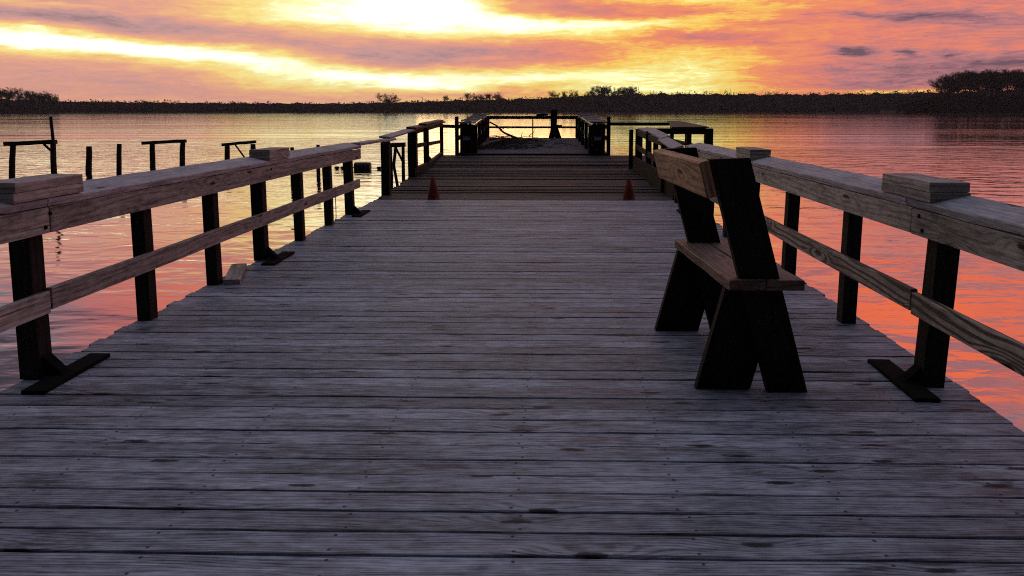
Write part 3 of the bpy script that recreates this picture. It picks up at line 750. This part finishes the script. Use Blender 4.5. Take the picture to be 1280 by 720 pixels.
# cloud field coordinates: long flat streaks, drifting a little downhill to the right
wn1 = nt.noise(nt.vec(nt.mul(az, .16), nt.mul(elp, .75), 1.7), 1, 6, .6)
wn2 = nt.noise(nt.vec(nt.mul(az, .11), nt.mul(elp, .55), 8.3), 1, 6, .62)
u = nt.add(az, nt.mul(nt.sub(wn1, .5), 6.0))
v = nt.add(elp, nt.mul(nt.sub(wn2, .5), 2.2))
def px2sky(x, y):
    th = math.atan(102 / 960); ps = R(2.85)
    a = math.atan((x - 640) / 960 / math.sqrt(1 + (102/960)**2)); 
    e = math.atan((138 - y) / 960.0 * math.cos(a))
    return math.degrees(a) - 2.85, math.degrees(e)
total = None
def blob(x, y, rx, ry, tilt, amp, power=1.0):
    global total
    a0, e0 = px2sky(x, y); c = math.cos(math.atan((x - 640) / 960)) ** 2
    sx, sy = rx * .0597 * c, ry * .0597 * c ** .5
    ca, sa = math.cos(R(tilt)), math.sin(R(tilt))
    du = nt.sub(u, a0); dv = nt.sub(v, e0)
    p = nt.mul(nt.add(nt.mul(du, ca), nt.mul(dv, sa)), 1 / sx)
    q = nt.mul(nt.sub(nt.mul(dv, ca), nt.mul(du, sa)), 1 / sy)
    g = nt.m('EXPONENT', nt.mul(nt.add(nt.mul(p, p), nt.mul(q, q)), -1.0))
    g = nt.mul(g, amp)
    total = g if total is None else nt.add(total, g)
# light breaks
blob(555, 13, 235, 36, 0, .68); blob(215, 67, 245, 17, -4.5, .76); blob(40, 50, 120, 12, -4, .30)
blob(630, 101, 215, 16, 1, .38); blob(450, 98, 120, 12, 0, .22)
blob(855, 82, 120, 42, 0, .32); blob(770, 34, 110, 13, 0, .34); blob(905, 8, 100, 18, 0, .27)
blob(60, 5, 110, 6, -2, .34); blob(1120, 110, 80, 4, 0, .5); blob(850, 113, 160, 6, 0, .22)
blob(330, 22, 80, 9, 0, .16); blob(1000, 40, 120, 18, 8, .10)
# cloud bodies
blob(185, 30, 230, 24, -4, -.29); blob(570, 66, 230, 22, 0, -.41); blob(690, 10, 130, 13, -6, -.72)
blob(872, 50, 95, 8, -4, -.42); blob(850, 18, 75, 8, 3, -.30); blob(1068, 67, 26, 5, -3, -.45); blob(1135, 68, 14, 4, 0, -.35)
blob(1182, 71, 12, 4, 0, -.25); blob(1180, 24, 100, 9, -3, -.20); blob(1060, 20, 90, 6, -3, -.22); blob(960, 34, 60, 5, -2, -.20); blob(1250, 80, 90, 6, 0, -.12); blob(1040, 84, 90, 6, 2, -.16); blob(1150, 94, 220, 16, 3, -.18); blob(250, 112, 300, 14, -2, -.12)
blob(620, 116, 110, 6, 4, -.22); blob(60, 27, 160, 14, -2, -.09)
# overall glow behind the clouds and its fall-off with height
gl = nt.m('EXPONENT', nt.mul(nt.m('POWER', nt.mul(nt.add(az, 3.0), 1 / 24.0), 2.0), -1.0))
hi = nt.smooth(el, 6.5, 17.0, 0, 1)
base = nt.add(nt.add(nt.add(nt.smooth(az, 2, 18, .355, .265), nt.smooth(az, -80, -44, .42, 0.0)), nt.mul(gl, .20)), nt.mul(hi, -.16))  # includes a far-left glow, added out of view to brighten the right railing
fine1 = nt.noise(nt.vec(nt.mul(az, .30), nt.mul(elp, 1.9), 3.3), 1, 5, .6, .6)
fine2 = nt.noise(nt.vec(nt.mul(u, .95), nt.mul(v, 4.6), 5.1), 1, 4, .6)
tt = nt.add(base, total)
tt = nt.add(tt, nt.mul(nt.sub(fine1, .5), .42)); tt = nt.add(tt, nt.mul(nt.sub(fine2, .5), .22))
fine3 = nt.noise(nt.vec(nt.mul(u, .55), nt.mul(v, 9.0), 2.1), 1, 3, .6)
tt = nt.add(tt, nt.mul(nt.sub(fine3, .5), nt.smooth(az, -12, 12, .16, .40)))
tt = nt.m('MAXIMUM', tt, 0.0)
left = nt.ramp(tt, [(0.0, (.24, .16, .18)), (.20, (.56, .32, .31)), (.38, (.80, .375, .275)), (.56, (.93, .52, .235)), (.70, (1.0, .75, .24)), (.85, (1.0, .94, .45)), (1.0, (1.0, .94, .64))])
right = nt.ramp(tt, [(0.0, (.17, .095, .13)), (.20, (.50, .205, .22)), (.36, (.83, .24, .165)), (.52, (.92, .32, .13)), (.66, (1.0, .62, .12)), (.82, (1.0, .88, .30)), (1.0, (1.0, .92, .50))])
sk = nt.mix(nt.smooth(az, -14, 9), left, right)
# burnt-out core: the brightest breaks are brighter than the film can hold
boost = nt.add(1.0, nt.mul(nt.smooth(tt, .8, 1.1), .8))
# above the frame: the lit undersides of the cloud deck, then dull blue-violet dusk overhead
cl = nt.noise(nt.vec(nt.mul(az, .07), nt.mul(elp, .34), 11.0), 1, 5, .6, .8)
warm = nt.mix(nt.smooth(az, -16, 8), (.80, .17, .13), (1.15, .20, .075))
cw = nt.m('EXPONENT', nt.mul(nt.m('POWER', nt.mul(nt.add(az, 9.0), 1 / 11.0), 2.0), -1.0))
warm = nt.mix(nt.mul(cw, .85), warm, (1.25, .78, .36))
lit = nt.mix(nt.add(nt.mul(cw, .5), nt.smooth(cl, .42, .54)), (.40, .17, .20), warm)
sk = nt.mix(nt.smooth(el, 7.5, 12.5), sk, lit)
nis = nt.node('ShaderNodeTexSky', sky_type='NISHITA'); nis.sun_disc = False
nis.sun_elevation = R(2); nis.sun_rotation = R(-4); nis.altitude = 0; nis.dust_density = 2.0
dome = nt.mix(1.0, nt.mix(1.0, nis.outputs[0], (.05, .05, .05), 'MULTIPLY'), (.295, .33, .475), 'ADD')
low = nt.smooth(el, 24, 55, .52, 1.12)
dome = nt.mix(1.0, dome, nt.vec(low, low, low), 'MULTIPLY')
edge = nt.add(el, nt.mul(nt.sub(cl, .5), 26.0))
edge = nt.add(edge, nt.smooth(az, -38, -25, 8.5, 0.0))
# a dull cloud bank stands high on the left, outside the frame
bank = nt.mul(nt.mul(nt.smooth(az, -32, -20, 1, 0), nt.smooth(az, -62, -48)), nt.mul(nt.smooth(el, 12, 17), nt.smooth(el, 32, 50, 1, 0)))
dome = nt.mix(bank, dome, (.060, .055, .075))
sk = nt.mix(nt.smooth(edge, 15, 25), sk, dome)
# the sky behind the viewer is already night
front = nt.smooth(dy, -.5, .35, .0, 1.0)
night = nt.mix(nt.smooth(el, 15, 75), (.005, .005, .008), (.040, .044, .070))
sk = nt.mix(front, night, sk)
sc = nt.node('ShaderNodeVectorMath', operation='SCALE'); nt.put(sc.inputs[0], sk); nt.put(sc.inputs['Scale'], boost)
nt.put(bg.inputs['Color'], sc.outputs[0]); bg.inputs['Strength'].default_value = 1.0

sun = bpy.data.lights.new('Sun', 'SUN'); suno = bpy.data.objects.new('Sun', sun); col.objects.link(suno)
sun.energy = .06; sun.angle = R(12); sun.color = (1.0, .55, .25)
suno.rotation_euler = (R(90 - 3), 0, R(180 + 4))   # low in the glow ahead, half hidden by cloud

vs = scene.view_settings
vs.view_transform = 'Standard'; vs.look = 'None'; vs.exposure = 0; vs.gamma = 1
scene.render.engine = 'CYCLES'
scene.cycles.use_denoising = False
scene.cycles.filter_width = 1.1
scene.cycles.max_bounces = 6
scene.cycles.sample_clamp_indirect = 6
